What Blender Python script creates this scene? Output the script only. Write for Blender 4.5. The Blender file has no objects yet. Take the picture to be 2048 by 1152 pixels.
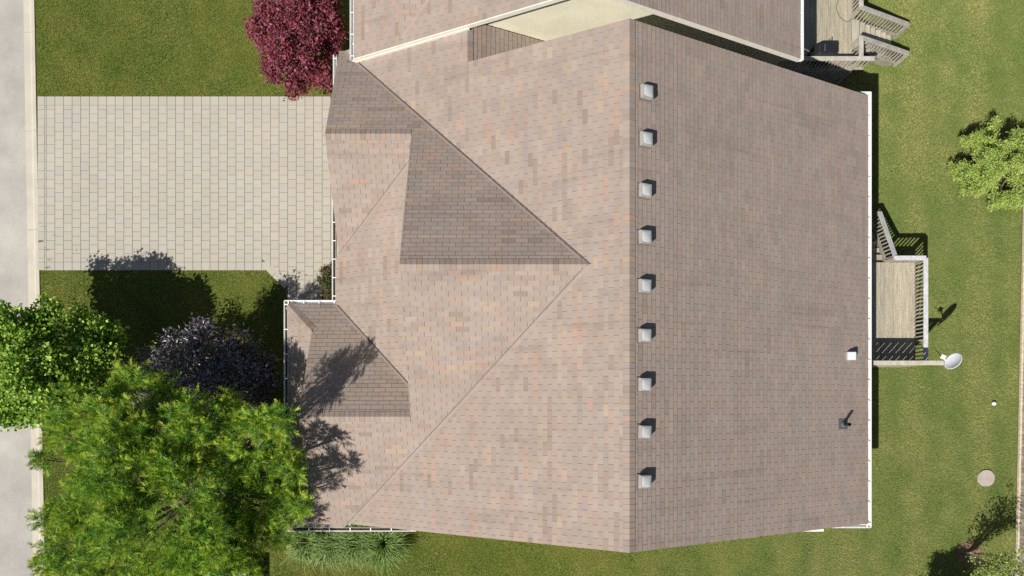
import bpy, math, random
import numpy as np
from mathutils import Vector, Matrix

random.seed(7)
rng = np.random.default_rng(7)
scene = bpy.context.scene
COL = scene.collection

# ------------------------------------------------------------------ camera
H = 24.0          # drone height
K = 1368.0        # focal length in photo pixels
cd = bpy.data.cameras.new('camera')
cam = bpy.data.objects.new('camera', cd)
COL.objects.link(cam)
cam.location = (0, 0, H)
cam.rotation_euler = (0, 0, 0)
cd.sensor_width = 36.0
cd.lens = K / 2048 * 36.0
cd.shift_y = 235 / 2048
cd.clip_end = 2000
scene.camera = cam

# ------------------------------------------------------------------ light
SUN = Vector((0.60, 0.65, -1.0))
w = bpy.data.worlds.new('World'); scene.world = w; w.use_nodes = True
wn = w.node_tree.nodes; wl = w.node_tree.links
sky = wn.new('ShaderNodeTexSky'); sky.sky_type = 'NISHITA'; sky.sun_disc = False
sky.sun_elevation = math.atan2(1.0, math.hypot(SUN.x, SUN.y))
sky.sun_rotation = math.atan2(-SUN.x, -SUN.y)
wl.new(sky.outputs[0], wn['Background'].inputs[0])
wn['Background'].inputs[1].default_value = 0.05
sd = bpy.data.lights.new('sun', 'SUN'); sd.energy = 5.0; sd.angle = math.radians(0.53)
sd.color = (1.0, 0.955, 0.88)
so = bpy.data.objects.new('sun', sd); COL.objects.link(so)
so.rotation_euler = SUN.to_track_quat('-Z', 'Y').to_euler(); so.location = (-20, -20, 30)
vs = scene.view_settings
vs.view_transform = 'Standard'; vs.look = 'None'; vs.gamma = 1.0; vs.exposure = 0.32
vs.use_curve_mapping = False
scene.cycles.use_denoising = False
scene.cycles.max_bounces = 6
scene.cycles.transparent_max_bounces = 4

# ------------------------------------------------------------------ helpers
def P(px, py, z=0.0):
    s = K / (H - z)
    return Vector(((px - 1024) / s, (811 - py) / s, z))

def srgb(r, g, b):
    f = lambda c: (c/255/12.92) if c/255 <= .04045 else ((c/255+.055)/1.055)**2.4
    return (f(r), f(g), f(b))

def N(nt, typ, **kw):
    n = nt.nodes.new(typ)
    for k, v in kw.items(): setattr(n, k, v)
    return n

def mixrgb(nt, mode, fac, a, b):
    m = N(nt, 'ShaderNodeMix', data_type='RGBA', blend_type=mode)
    for sock, v in ((m.inputs[0], fac), (m.inputs[6], a), (m.inputs[7], b)):
        if hasattr(v, 'is_output'): nt.links.new(v, sock)
        else: sock.default_value = v if not isinstance(v, tuple) else (*v[:3], 1)
    return m.outputs[2]

def noise(nt, scale, detail=4, rough=.6, vec=None, stretch=None):
    if vec is None:
        g = N(nt, 'ShaderNodeNewGeometry'); vec = g.outputs['Position']
    if stretch:
        mp = N(nt, 'ShaderNodeMapping'); mp.inputs['Scale'].default_value = stretch
        nt.links.new(vec, mp.inputs[0]); vec = mp.outputs[0]
    n = N(nt, 'ShaderNodeTexNoise'); n.inputs['Scale'].default_value = scale
    n.inputs['Detail'].default_value = detail; n.inputs['Roughness'].default_value = rough
    nt.links.new(vec, n.inputs['Vector'])
    return n.outputs['Fac']

def ramp(nt, fac, stops):
    r = N(nt, 'ShaderNodeValToRGB')
    el = r.color_ramp.elements
    el[0].position, el[0].color = stops[0][0], (*stops[0][1], 1)
    el[1].position, el[1].color = stops[-1][0], (*stops[-1][1], 1)
    for p, c in stops[1:-1]:
        e = el.new(p); e.color = (*c, 1)
    nt.links.new(fac, r.inputs[0]); return r.outputs[0]

def g3(v): return (v, v, v)

def new_mat(name, rough=.8, spec=.3):
    m = bpy.data.materials.new(name); m.use_nodes = True
    nt = m.node_tree; b = nt.nodes['Principled BSDF']
    b.inputs['Roughness'].default_value = rough
    b.inputs['Specular IOR Level'].default_value = spec
    return m, nt, b

def bump(nt, b, h, strength, dist=.01):
    bp = N(nt, 'ShaderNodeBump'); bp.inputs['Strength'].default_value = strength
    bp.inputs['Distance'].default_value = dist
    nt.links.new(h, bp.inputs['Height']); nt.links.new(bp.outputs[0], b.inputs['Normal'])

def mat_plain(name, col, rough=.7, spec=.3, var=.15, scale=6, fine=60, metallic=0, bumps=0):
    m, nt, b = new_mat(name, rough, spec)
    b.inputs['Metallic'].default_value = metallic
    c = mixrgb(nt, 'MULTIPLY', 1.0, col, ramp(nt, noise(nt, scale, 5), [(.3, g3(1-var)), (.7, g3(1+var*.5))]))
    c = mixrgb(nt, 'MULTIPLY', 1.0, c, ramp(nt, noise(nt, fine, 3), [(.3, g3(1-var*.7)), (.7, g3(1+var*.4))]))
    nt.links.new(c, b.inputs['Base Color'])
    if bumps: bump(nt, b, noise(nt, fine, 3), bumps)
    return m

def attr(nt, name='Col'):
    a = N(nt, 'ShaderNodeAttribute', attribute_type='GEOMETRY', attribute_name=name)
    return a.outputs['Color']

def mat_attr(name, rough=.85, spec=.2, var=.12, scale=3, fine=80, bumps=.3, stretch=None, stain=None):
    m, nt, b = new_mat(name, rough, spec)
    c = attr(nt)
    c = mixrgb(nt, 'MULTIPLY', 1.0, c, ramp(nt, noise(nt, scale, 5, stretch=stretch), [(.3, g3(1-var)), (.7, g3(1+var*.5))]))
    c = mixrgb(nt, 'MULTIPLY', 1.0, c, ramp(nt, noise(nt, fine, 2), [(.3, g3(1-var)), (.7, g3(1+var))]))
    if stain:
        f = ramp(nt, noise(nt, 1.0, 6, .65, stretch=stain), [(.56, g3(0)), (.74, g3(1))])
        c = mixrgb(nt, 'MULTIPLY', f, c, (.79, .77, .78))
    nt.links.new(c, b.inputs['Base Color'])
    if bumps: bump(nt, b, noise(nt, fine, 3), bumps, .006)
    return m

def mat_leaf(name, trans=.35, rough=.5, spec=.3, tint=(1, 1, .55)):
    m, nt, b = new_mat(name, rough, spec)
    c = attr(nt)
    nt.links.new(c, b.inputs['Base Color'])
    if trans > 0:
        t = N(nt, 'ShaderNodeBsdfTranslucent')
        nt.links.new(mixrgb(nt, 'MULTIPLY', 1.0, c, tint), t.inputs[0])
        mx = N(nt, 'ShaderNodeMixShader'); mx.inputs[0].default_value = trans
        out = nt.nodes['Material Output']
        nt.links.new(b.outputs[0], mx.inputs[1]); nt.links.new(t.outputs[0], mx.inputs[2])
        nt.links.new(mx.outputs[0], out.inputs[0])
    return m

def tag(o, label=None, cat=None, group=None, kind=None):
    if label: o['label'] = label
    if cat: o['category'] = cat
    if group: o['group'] = group
    if kind: o['kind'] = kind
    return o

def empty(name, loc, label=None, cat=None, group=None, rz=0):
    o = bpy.data.objects.new(name, None); COL.objects.link(o)
    o.location = loc; o.rotation_euler = (0, 0, rz); o.empty_display_size = .2
    return tag(o, label, cat, group)

def link_mesh(name, me, mats, parent=None, loc=None):
    for m in (mats if isinstance(mats, (list, tuple)) else [mats]): me.materials.append(m)
    o = bpy.data.objects.new(name, me); COL.objects.link(o)
    if loc is not None: o.location = loc
    if parent is not None:
        o.parent = parent
        if loc is None:
            # geometry is given in world coordinates: cancel the parents' offset
            off = Vector((0, 0, 0)); p = parent
            while p is not None: off += Vector(p.location); p = p.parent
            o.location = -off
    return o

class MB:
    def __init__(s): s.v = []; s.f = []; s.c = []; s.m = []
    def face(s, idx, col=(1, 1, 1), m=0): s.f.append(tuple(idx)); s.c.append(col); s.m.append(m)
    def prism(s, top, bot, col=(1, 1, 1), m=0, mtop=None, bottom=True):
        n = len(top); b = len(s.v); s.v += [tuple(p) for p in top] + [tuple(p) for p in bot]
        s.face(range(b, b+n), col, m if mtop is None else mtop)
        if bottom: s.face(range(b+2*n-1, b+n-1, -1), col, m)
        for i in range(n):
            j = (i+1) % n; s.face((b+i, b+n+i, b+n+j, b+j), col, m)
    def box(s, x0, x1, y0, y1, z0, z1, col=(1, 1, 1), m=0):
        t = [(x0, y0, z1), (x1, y0, z1), (x1, y1, z1), (x0, y1, z1)]
        s.prism(t, [(p[0], p[1], z0) for p in t], col, m)
    def bar(s, a, b, wid, hgt, col=(1, 1, 1), m=0, up=(0, 0, 1)):
        a, b = Vector(a), Vector(b); d = (b-a).normalized(); u = Vector(up)
        sd_ = d.cross(u).normalized(); u2 = sd_.cross(d).normalized()
        cs = [sd_*wid/2+u2*hgt/2, -sd_*wid/2+u2*hgt/2, -sd_*wid/2-u2*hgt/2, sd_*wid/2-u2*hgt/2]
        s.prism([a+c for c in cs], [b+c for c in cs], col, m)
    def tube(s, pts, rad, n=7, col=(1, 1, 1), m=0, cap=True):
        base = len(s.v); pts = [Vector(p) for p in pts]
        for i, p in enumerate(pts):
            d = (pts[min(i+1, len(pts)-1)] - pts[max(i-1, 0)]).normalized()
            ref = Vector((0, 0, 1)) if abs(d.z) < .9 else Vector((1, 0, 0))
            a = d.cross(ref).normalized(); c = d.cross(a)
            r = rad[i] if isinstance(rad, (list, tuple)) else rad
            for k in range(n):
                t = 2*math.pi*k/n; s.v.append(tuple(p + a*math.cos(t)*r + c*math.sin(t)*r))
        for i in range(len(pts)-1):
            for k in range(n):
                q = (k+1) % n; s.face((base+i*n+k, base+i*n+q, base+(i+1)*n+q, base+(i+1)*n+k), col, m)
        if cap:
            s.face(range(base+n-1, base-1, -1), col, m); e = base+(len(pts)-1)*n; s.face(range(e, e+n), col, m)
    def mesh(s, name, smooth=False):
        me = bpy.data.meshes.new(name); me.from_pydata(s.v, [], s.f)
        me.polygons.foreach_set('material_index', s.m)
        ca = me.color_attributes.new('Col', 'FLOAT_COLOR', 'CORNER')
        cnt = np.array([len(f) for f in s.f]); cc = np.repeat(np.array(s.c, dtype=np.float32), cnt, axis=0)
        ca.data.foreach_set('color', np.c_[cc, np.ones(len(cc), np.float32)].ravel())
        if smooth: me.polygons.foreach_set('use_smooth', [True]*len(s.f))
        me.update(); return me
    def build(s, name, mats, parent=None, smooth=False, **kw):
        return tag(link_mesh(name, s.mesh(name, smooth), mats, parent), **kw)

def np_mesh(name, V, F, C, smooth=False):
    """V (n,3), F (m,k) int, C (m,3) per face."""
    me = bpy.data.meshes.new(name); k = F.shape[1]
    me.vertices.add(len(V)); me.vertices.foreach_set('co', V.astype(np.float32).ravel())
    me.loops.add(F.size); me.loops.foreach_set('vertex_index', F.astype(np.int32).ravel())
    me.polygons.add(len(F)); me.polygons.foreach_set('loop_start', np.arange(0, F.size, k, dtype=np.int32))
    ca = me.color_attributes.new('Col', 'FLOAT_COLOR', 'CORNER')
    cc = np.repeat(C.astype(np.float32), k, axis=0)
    ca.data.foreach_set('color', np.c_[cc, np.ones(len(cc), np.float32)].ravel())
    me.update(calc_edges=True); me.validate(); return me

def bevel(o, wdt=.006, seg=1):
    md = o.modifiers.new('bevel', 'BEVEL'); md.width = wdt; md.segments = seg; md.limit_method = 'ANGLE'
    return o

def clip(poly, hp):
    """clip a convex plan polygon by a*x+b*y<=c"""
    a, b, c = hp; out = []
    for i in range(len(poly)):
        p, q = poly[i], poly[(i+1) % len(poly)]
        dp, dq = a*p[0]+b*p[1]-c, a*q[0]+b*q[1]-c
        if dp <= 0: out.append(p)
        if (dp < 0 < dq) or (dq < 0 < dp):
            t = dp/(dp-dq); out.append((p[0]+(q[0]-p[0])*t, p[1]+(q[1]-p[1])*t))
    return out

def clip_all(poly, hps):
    for h in hps:
        poly = clip(poly, h)
        if len(poly) < 3: return []
    return poly

def area(poly):
    return abs(sum(poly[i][0]*poly[(i+1) % len(poly)][1]-poly[(i+1) % len(poly)][0]*poly[i][1] for i in range(len(poly))))/2

# ------------------------------------------------------------------ materials
M = {}
def make_shingle():
    m = mat_attr('asphalt_shingle', .92, .15, .08, 2.2, 130, .35, stain=(.28, 2.2, .28))
    nt = m.node_tree; b = nt.nodes['Principled BSDF']; src = b.inputs['Base Color'].links[0].from_socket
    f1 = ramp(nt, noise(nt, 6.5, 2, .5), [(.56, g3(0)), (.70, g3(.55))])
    c = mixrgb(nt, 'MULTIPLY', f1, src, (1.06, .93, .85))
    f2 = ramp(nt, noise(nt, 5.1, 2, .5, stretch=(1.3, 1.0, 1.7)), [(.56, g3(0)), (.70, g3(.6))])
    c = mixrgb(nt, 'MULTIPLY', f2, c, (.93, .95, 1.06))
    f3 = ramp(nt, noise(nt, .5, 4, .6), [(.35, g3(.97)), (.65, g3(1.02))])
    c = mixrgb(nt, 'MULTIPLY', 1.0, c, f3)
    nt.links.new(c, b.inputs['Base Color'])
    return m
M['shingle'] = make_shingle()
M['underlay'] = mat_plain('shingle_cutout', (.095, .078, .07), .95, .1)
M['grit'] = mat_plain('valley_grit', (.165, .138, .122), .95, .1)
M['white'] = mat_plain('white_aluminium', (.72, .72, .70), .45, .4, .06, 3, 30)
M['rake'] = mat_plain('rake_paint', (.66, .63, .55), .6, .3, .10)
M['cream'] = mat_plain('cream_trim', (.74, .70, .60), .6, .3, .08)
M['paver'] = mat_attr('concrete_paver', .9, .2, .055, .5, 110, .3)
M['joint'] = mat_plain('paver_joint_sand', (.16, .14, .105), .95, .1, .3)
M['kerb'] = mat_plain('kerb_concrete', (.49, .45, .375), .85, .2, .12, 1.5, 70, bumps=.2)
M['road'] = mat_plain('worn_asphalt', (.41, .39, .355), .9, .2, .22, .6, 28, bumps=.5)
M['deckwood'] = mat_attr('weathered_deck_wood', .85, .2, .30, 3, 45, .3, stretch=(9, .55, 9), stain=(5, 1.1, 5))
M['greywood'] = mat_attr('grey_weathered_wood', .85, .2, .25, 6, 50, .3)
M['fence'] = mat_attr('weathered_fence_wood', .9, .15, .3, 8, 40, .4)
M['brick'] = mat_plain('brick_wall', (.33, .20, .15), .9, .2, .25)
M['siding'] = mat_plain('cream_siding', (.62, .59, .46), .6, .3, .10, 1.2, 20)
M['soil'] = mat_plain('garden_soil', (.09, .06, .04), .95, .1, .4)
M['mulch'] = mat_plain('bark_mulch', (.20, .13, .085), .95, .1, .45, 5, 40, bumps=.6)
M['bark'] = mat_plain('tree_bark', (.16, .12, .09), .9, .1, .35)
M['palebark'] = mat_plain('pale_bark', (.45, .38, .30), .9, .1, .25)
M['black'] = mat_plain('black_vinyl', (.015, .016, .02), .5, .4, .2)
M['lead'] = mat_plain('grey_flashing', (.12, .125, .14), .5, .4, .2)
M['dish'] = mat_plain('dish_enamel', (.62, .66, .68), .35, .5, .05)
M['teal'] = mat_plain('teal_enamel', (.17, .33, .31), .5, .4, .12)
M['stone'] = mat_plain('round_stone', (.40, .345, .31), .9, .15, .15, 6, 60)
M['rubber'] = mat_plain('garden_hose', (.16, .14, .10), .5, .3, .1)
M['leaf'] = mat_leaf('leaf')
M['leafdark'] = mat_leaf('dark_glossy_leaf', .05, .32, .6)
M['leafred'] = mat_leaf('red_leaf', .28, .5, .3, (1, .35, .4))
M['blade'] = mat_leaf('grass_blade', .25, .6, .2)

def make_vent_mat():
    m, nt, b = new_mat('grey_plastic_hood', .38, .5)
    nt.links.new(mixrgb(nt, 'MULTIPLY', 1, (.52, .53, .53), ramp(nt, noise(nt, 12, 3), [(.3, g3(.9)), (.7, g3(1.05))])), b.inputs['Base Color'])
    return m
M['vent'] = make_vent_mat()
M['ventrim'] = mat_plain('dark_vent_rim', (.33, .31, .28), .5, .4, .15, 8, 60)  # hood sides and rim, darker than the dome on top

def make_lawn():
    m, nt, b = new_mat('lawn_soil', .95, .1)
    c = ramp(nt, noise(nt, .45, 6, .7), [(.3, (.095, .135, .026)), (.5, (.135, .16, .035)), (.7, (.18, .185, .052))])
    c = mixrgb(nt, 'MULTIPLY', 1, c, ramp(nt, noise(nt, 22, 4, .7), [(.3, g3(.8)), (.7, g3(1.12))]))
    nt.links.new(c, b.inputs['Base Color']); bump(nt, b, noise(nt, 30, 4), .6, .03)
    return m
M['lawn'] = make_lawn()

# ------------------------------------------------------------------ ground, road, kerb
def kerb_l(Y): return -16.98 - .0173*Y
def kerb_r(Y): return -16.50 - .0188*Y

mb = MB(); S = 400
mb.v = [(kerb_r(-S)-.02, -S, -.03), (S, -S, -.03), (S, S, -.03), (kerb_r(S)-.02, S, -.03), (-S, -S, -.03), (kerb_l(-S)-9.5, -S, -.03), (kerb_l(S)-9.5, S, -.03), (-S, S, -.03)]
mb.face((0, 1, 2, 3)); mb.face((4, 5, 6, 7))
mb.build('ground', M['lawn'], kind='structure', label='mown grass ground around the houses')
mb = MB()
t = [(kerb_l(-S)-9.6, -S, -.115), (kerb_l(-S)+.01, -S, -.115), (kerb_l(S)+.01, S, -.115), (kerb_l(S)-9.6, S, -.115)]
mb.prism(t, [(x, y, -.3) for x, y, z in t])
mb.build('road', M['road'], kind='structure', label='pale worn asphalt road along the kerb')

kerb = empty('kerb', (-16.7, 0, 0), 'cream concrete kerb between the road and the front lawns'); kerb['kind'] = 'structure'
J = (811-260)/57.0
for k in range(-9, 10):
    y0, y1 = J + k*3.48 + .006, J + (k+1)*3.48 - .006
    mb = MB()
    # gutter pan and raised rounded kerb
    prof = [(0, -.108), (.26, -.098), (.31, -.07), (.35, -.015), (.39, .0), (1.0, .003)]
    A, B = [], []
    for L, yy in ((A, y0), (B, y1)):
        x0, x1 = kerb_l(yy), kerb_r(yy)
        for i, (u, z) in enumerate(prof):
            L.append((x0 + (min(u, .39)*.9 if u < 1 else (x1-x0)), yy, z))
    b0 = len(mb.v); n = len(prof); mb.v += A + B
    for i in range(n-1): mb.face((b0+i, b0+i+1, b0+n+i+1, b0+n+i))
    b1 = len(mb.v)
    mb.v += [(A[0][0], y0, -.25), (A[-1][0], y0, -.25), (B[0][0], y1, -.25), (B[-1][0], y1, -.25)]
    mb.face((b0+n-1, b1+1, b1+3, b0+2*n-1)); mb.face((b1, b0, b0+n, b1+2))
    mb.face([b1] + [b1+1] + list(range(b0+n-1, b0-1, -1))); mb.face([b1+3, b1+2] + list(range(b0+n, b0+2*n)))
    mb.build('kerb_slab', M['kerb'], kerb)

# ------------------------------------------------------------------ driveway of pavers
drive = empty('driveway', (-11, 7.8, 0), 'pale grey driveway of square concrete pavers'); drive['kind'] = 'structure'
G = 57.0
dx0, dx1 = (75-1024)/G, -4.9
dyt, dyb = (811-192.5)/G, (811-541)/G
wx0, wx1 = (571-1024)/G, (646-1024)/G
wyb = 2.6
mb = MB()
t = [(dx0, dyb+.005, -.012), (dx1, dyb+.005, -.012), (dx1, dyt, -.012), (dx0, dyt, -.012)]
mb.prism(t, [(x, y, -.12) for x, y, z in t])
t = [((531-1024)/G, dyb, -.012), (wx0, dyb-.66, -.012), (wx0, wyb, -.012), (wx1, wyb, -.012), (wx1, dyb, -.012)]
mb.prism(t, [(x, y, -.12) for x, y, z in t])
mb.build('joint_sand', M['joint'], drive)
pav = []
PW, PH, gp = .3025, .3065, .0105
def paver_col():
    c = random.uniform(.96, 1.03); t = random.uniform(-.006, .006)
    return (.405*c+t, .378*c, .322*c-t)
def add_paver(poly):
    if len(poly) < 3 or area(poly) < .002: return
    pav.append((poly, paver_col(), random.uniform(-.002, .002)))
def rect(x0, x1, y0, y1): return [(x0+gp/2, y0+gp/2), (x1-gp/2, y0+gp/2), (x1-gp/2, y1-gp/2), (x0+gp/2, y1-gp/2)]
cols = [(dx0, dx0+.25)] + [(dx0+.25, dx0+.31)]
x = dx0+.31
while x < dx1: cols.append((x, min(x+PW, dx1))); x += PW
bt, bb = dyt-.31, dyb+.30
for i, (a, b) in enumerate(cols):
    add_paver(rect(a, b, bt, dyt))
    inwalk = (a+b)/2 > wx0+.0
    if a < (536-1024)/G: add_paver(rect(a, b, dyb+.01, bb))
    off = (0 if i % 2 else PH/2) + (.08 if i == 1 else 0)
    y = bt
    lo = bb if not inwalk else (wyb if b < wx1+.1 else dyb-.02)
    if b > (536-1024)/G and not inwalk: lo = dyb-.7
    y1 = bt; first = True
    while y1 > lo+.01:
        hgt = (off if (first and off > .01) else PH); first = False
        y0 = max(y1-hgt, lo)
        poly = rect(a, b, y0, y1)
        hp = [(-1, -1, -((566-1024)/G + dyb - .62)-.30)] if (b > (530-1024)/G and not inwalk) else []
        add_paver(clip_all(poly, hp)); y1 = y0
# diagonal border course at the walkway corner
ax, ay = (533-1024)/G, dyb
for k in range(3):
    u, v = k*.30, (k+1)*.30-gp; dd = .7071; ox, oy = ax, ay
    q = [(ox+u*dd, oy-u*dd), (ox+v*dd, oy-v*dd), (ox+v*dd+.2, oy-v*dd+.2), (ox+u*dd+.2, oy-u*dd+.2)]
    add_paver(q)
full = [p for p in pav if area(p[0]) > .082]
full.sort(key=lambda p: abs(p[0][0][0]+11.5))
chosen = set(id(p) for p in full[:300])
rest = MB()
def slab(mb_, poly, col, dz, th=.04):
    cx = sum(p[0] for p in poly)/len(poly); cy = sum(p[1] for p in poly)/len(poly)
    q = .004
    a = [(p[0]+(cx-p[0])*.03, p[1]+(cy-p[1])*.03, .006+dz) for p in poly]
    mid = [(p[0], p[1], .002+dz) for p in poly]
    n = len(poly); b = len(mb_.v); mb_.v += a + mid + [(p[0], p[1], -th) for p in poly]
    mb_.face(range(b, b+n), col)
    for i in range(n):
        j = (i+1) % n
        mb_.face((b+i, b+n+i, b+n+j, b+j), col); mb_.face((b+n+i, b+2*n+i, b+2*n+j, b+n+j), col)
for p in pav:
    if id(p) in chosen:
        m1 = MB(); slab(m1, *p); m1.build('paver', M['paver'], drive)
    else: slab(rest, *p)
rest.build('paver_field', M['paver'], drive, kind='stuff')

# ------------------------------------------------------------------ roofs
PT = .52
COURSE, TAB, SLOT, THK = .1215, .332, .0085, .011
PAL = [((.308, .251, .213), 42), ((.325, .271, .235), 14), ((.280, .234, .209), 12), ((.372, .248, .188), 12),
       ((.360, .280, .205), 7), ((.240, .180, .145), 8), ((.288, .250, .244), 5)]
PALW = [b for a, b in PAL]
def tab_col(k_=1.0):
    c = random.choices(PAL, PALW)[0][0]; k = random.uniform(.95, 1.05)
    base = PAL[0][0]; f = random.uniform(.15, .68)*k_
    return tuple((base[i]*(1-f)+c[i]*f)*k for i in range(3))

class Slope:
    """a roof plane falling towards 'down' (unit axis vector); z = z0 at coordinate u0 along down"""
    def __init__(s, down, u0, z0, regions, p=PT):
        s.p = p; s.d = down; s.u0 = u0; s.z0 = z0; s.regions = regions
        s.t = (-down[1], down[0])
    def z(s, x, y): return s.z0 - s.p*((x*s.d[0]+y*s.d[1]) - s.u0)

def HP(x0=None, x1=None, y0=None, y1=None, extra=()):
    h = []
    if x0 is not None: h.append((-1, 0, -x0))
    if x1 is not None: h.append((1, 0, x1))
    if y0 is not None: h.append((0, -1, -y0))
    if y1 is not None: h.append((0, 1, y1))
    return h + list(extra)

BIG = [(-60, -60), (60, -60), (60, 60), (-60, 60)]

def build_roof(house, slopes, keep, roofname='roof'):
    """underlay slabs as the roof part, shingle tabs as its pieces"""
    rb = MB(); tabs = []
    for s in slopes:
        polys = [clip_all(BIG, r) for r in s.regions]
        for poly in polys:
            if len(poly) < 3: continue
            if sum(poly[i][0]*poly[(i+1) % len(poly)][1]-poly[(i+1) % len(poly)][0]*poly[i][1] for i in range(len(poly))) < 0: poly = poly[::-1]
            rb.prism([(x, y, s.z(x, y)) for x, y in poly], [(x, y, s.z(x, y)-.13) for x, y in poly], m=1, mtop=0)
        us = [x*s.d[0]+y*s.d[1] for p in polys for x, y in p]; ts = [x*s.t[0]+y*s.t[1] for p in polys for x, y in p]
        if not us: continue
        umax, umin, t0, t1 = max(us), min(us), min(ts), max(ts)
        n = int((umax-umin)/COURSE)+2
        for i in range(n):
            ub = umax - i*COURSE           # butt edge (lower)
            uu = ub - COURSE
            ub += random.uniform(-.003, .003)
            off = (i % 2)*TAB/2 + random.uniform(-.012, .012)
            k = 0; tt = t0 - TAB + off
            run = None
            while tt < t1:
                a, b = tt+SLOT/2, tt+TAB-SLOT/2; tt += TAB
                jb = random.uniform(-.002, .002); corners = [(uu-.003, a), (ub+jb, a), (ub+jb, b), (uu-.003, b)]
                poly0 = [(u*s.d[0]+v*s.t[0], u*s.d[1]+v*s.t[1]) for u, v in corners]
                if run is None or random.random() < .80: run = tab_col(.55 if s.d == (1, 0) else 1.0)
                col = run
                jit = random.uniform(-.0015, .002)
                for r in s.regions:
                    q = clip_all(poly0, r)
                    if len(q) < 3 or area(q) < 1e-4: continue
                    if sum(q[i2][0]*q[(i2+1) % len(q)][1]-q[(i2+1) % len(q)][0]*q[i2][1] for i2 in range(len(q))) < 0: q = q[::-1]
                    top, bot = [], []
                    for x, y in q:
                        u = x*s.d[0]+y*s.d[1]; f = max(0, min(1, (u-uu)/COURSE)); zz = s.z(x, y)
                        top.append((x, y, zz+.0015+(THK+jit)*f)); bot.append((x, y, zz-.004))
                    tabs.append((top, bot, col, area(q), top[0][2]))
    roof = rb.build(roofname, [M['underlay'], M['cream']], house)
    fullt = [t_ for t_ in tabs if t_[3] > COURSE*(TAB-SLOT)*.97 and in_view(t_[0][0])]
    fullt.sort(key=lambda t_: -t_[4])
    ids = set(id(t_) for t_ in fullt[:keep])
    rest = MB()
    for t_ in tabs:
        if id(t_) in ids:
            m1 = MB(); m1.prism(t_[0], t_[1], t_[2], bottom=False); m1.build('shingle', M['shingle'], roof)
        else: rest.prism(t_[0], t_[1], t_[2], bottom=False)
    rest.build('shingle_field', M['shingle'], roof, kind='stuff')
    return roof

def in_view(p):
    s = K/(H-p[2]); x, y = 1024+p[0]*s, 811-p[1]*s
    return 0 < x < 2048 and 0 < y < 1152

def caps(roof, a, b, ndir1, ndir2, wid=.15, exp_=.143):
    """ridge cap pieces from a to b; each side falls along ndir1/ndir2 in plan"""
    a, b = Vector(a), Vector(b); L = (b-a).length; d = (b-a)/L; n = max(1, round(L/exp_)); e = L/n
    for i in range(n):
        p0 = a + d*(i*e-.004); p1 = a + d*((i+1)*e-.003)
        m1 = MB(); col = tab_col(); k = random.uniform(.91, .99); col = tuple(c*k for c in col)
        up = Vector((0, 0, 1)); T = .026
        drop = lambda nd: Vector((nd[0]*wid, nd[1]*wid, -PT*wid*math.hypot(*nd) if abs(nd[0])+abs(nd[1]) > 1.2 else -PT*wid))
        d1, d2 = drop(ndir1), drop(ndir2)
        for dd in (d1, d2):
            z0, z1 = T-.008, T
            top = [p0+up*z0, p0+dd+up*z0, p1+dd+up*z1, p1+up*z1]
            if (top[1]-top[0]).cross(top[2]-top[0]).z < 0: top = top[::-1]
            m1.prism(top, [t_-up*.03 for t_ in top], col, bottom=False)
        m1.build('ridge_cap', M['shingle'], roof)

def valley_strip(roof, slope, a, b, side, wid=.07, th=.016, dark=.9):
    """the cut edge of shingles running along a valley; side = plan vector into the slope"""
    a, b = Vector((a[0], a[1])), Vector((b[0], b[1])); sd_ = Vector(side).normalized()*wid
    q = [a, b, b+sd_, a+sd_]
    if sum(q[i].x*q[(i+1) % 4].y-q[(i+1) % 4].x*q[i].y for i in range(4)) < 0: q = q[::-1]
    m1 = MB(); c = tuple(v*dark for v in PAL[1][0])
    tp = []
    for p in q:
        onedge = min((p-a).length, (p-b).length) < 1e-4
        tp.append((p.x, p.y, slope.z(p.x, p.y) + (th if onedge else .010)))
    m1.prism(tp, [(p[0], p[1], p[2]-.02) for p in tp], c)
    m1.build('valley_edge', M['shingle'], roof)

def gutter(house, pts, out, name='gutter', step=.62, litter_shade=False):
    """white trough along a polyline; out = plan vector away from the roof"""
    mbg = MB(); a, b = Vector(pts[0]), Vector(pts[1]); o = Vector((out[0], out[1], 0)); d = (b-a).normalized()
    prof = [(0, .0), (0, -.11), (.075, -.11), (.115, -.03), (.115, .0), (.095, .0), (.095, -.02), (.07, -.10), (.006, -.10), (.006, 0)]
    n = len(prof)
    for p in (a, b):
        for (u, z) in prof: mbg.v.append(tuple(p + o*u + Vector((0, 0, z))))
    for i in range(n):
        j = (i+1) % n; mbg.face((i, j, n+j, n+i))
    mbg.face(list(range(n))[::-1]); mbg.face(range(n, 2*n))
    # make sure of outward normals
    g = mbg.build(name, M['white'], house)
    if litter_shade:
        m1 = MB(); m1.bar(a + o*.045 + Vector((0, 0, -.082)), b + o*.045 + Vector((0, 0, -.082)), .075, .034); m1.build('litter_shade_bar', M['soil'], g)  # dark bar paints the trough's shade along with its leaf litter
    L = (b-a).length; k = max(1, int(L/step))
    for i in range(k+1):
        p = a + d*(.12 + i*(L-.24)/max(1, k))
        m1 = MB(); m1.bar(p + o*.004 + Vector((0, 0, -.006)), p + o*.11 + Vector((0, 0, -.006)), .03, .008)
        m1.build('gutter_bracket', M['white'], g)
    return g

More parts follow.
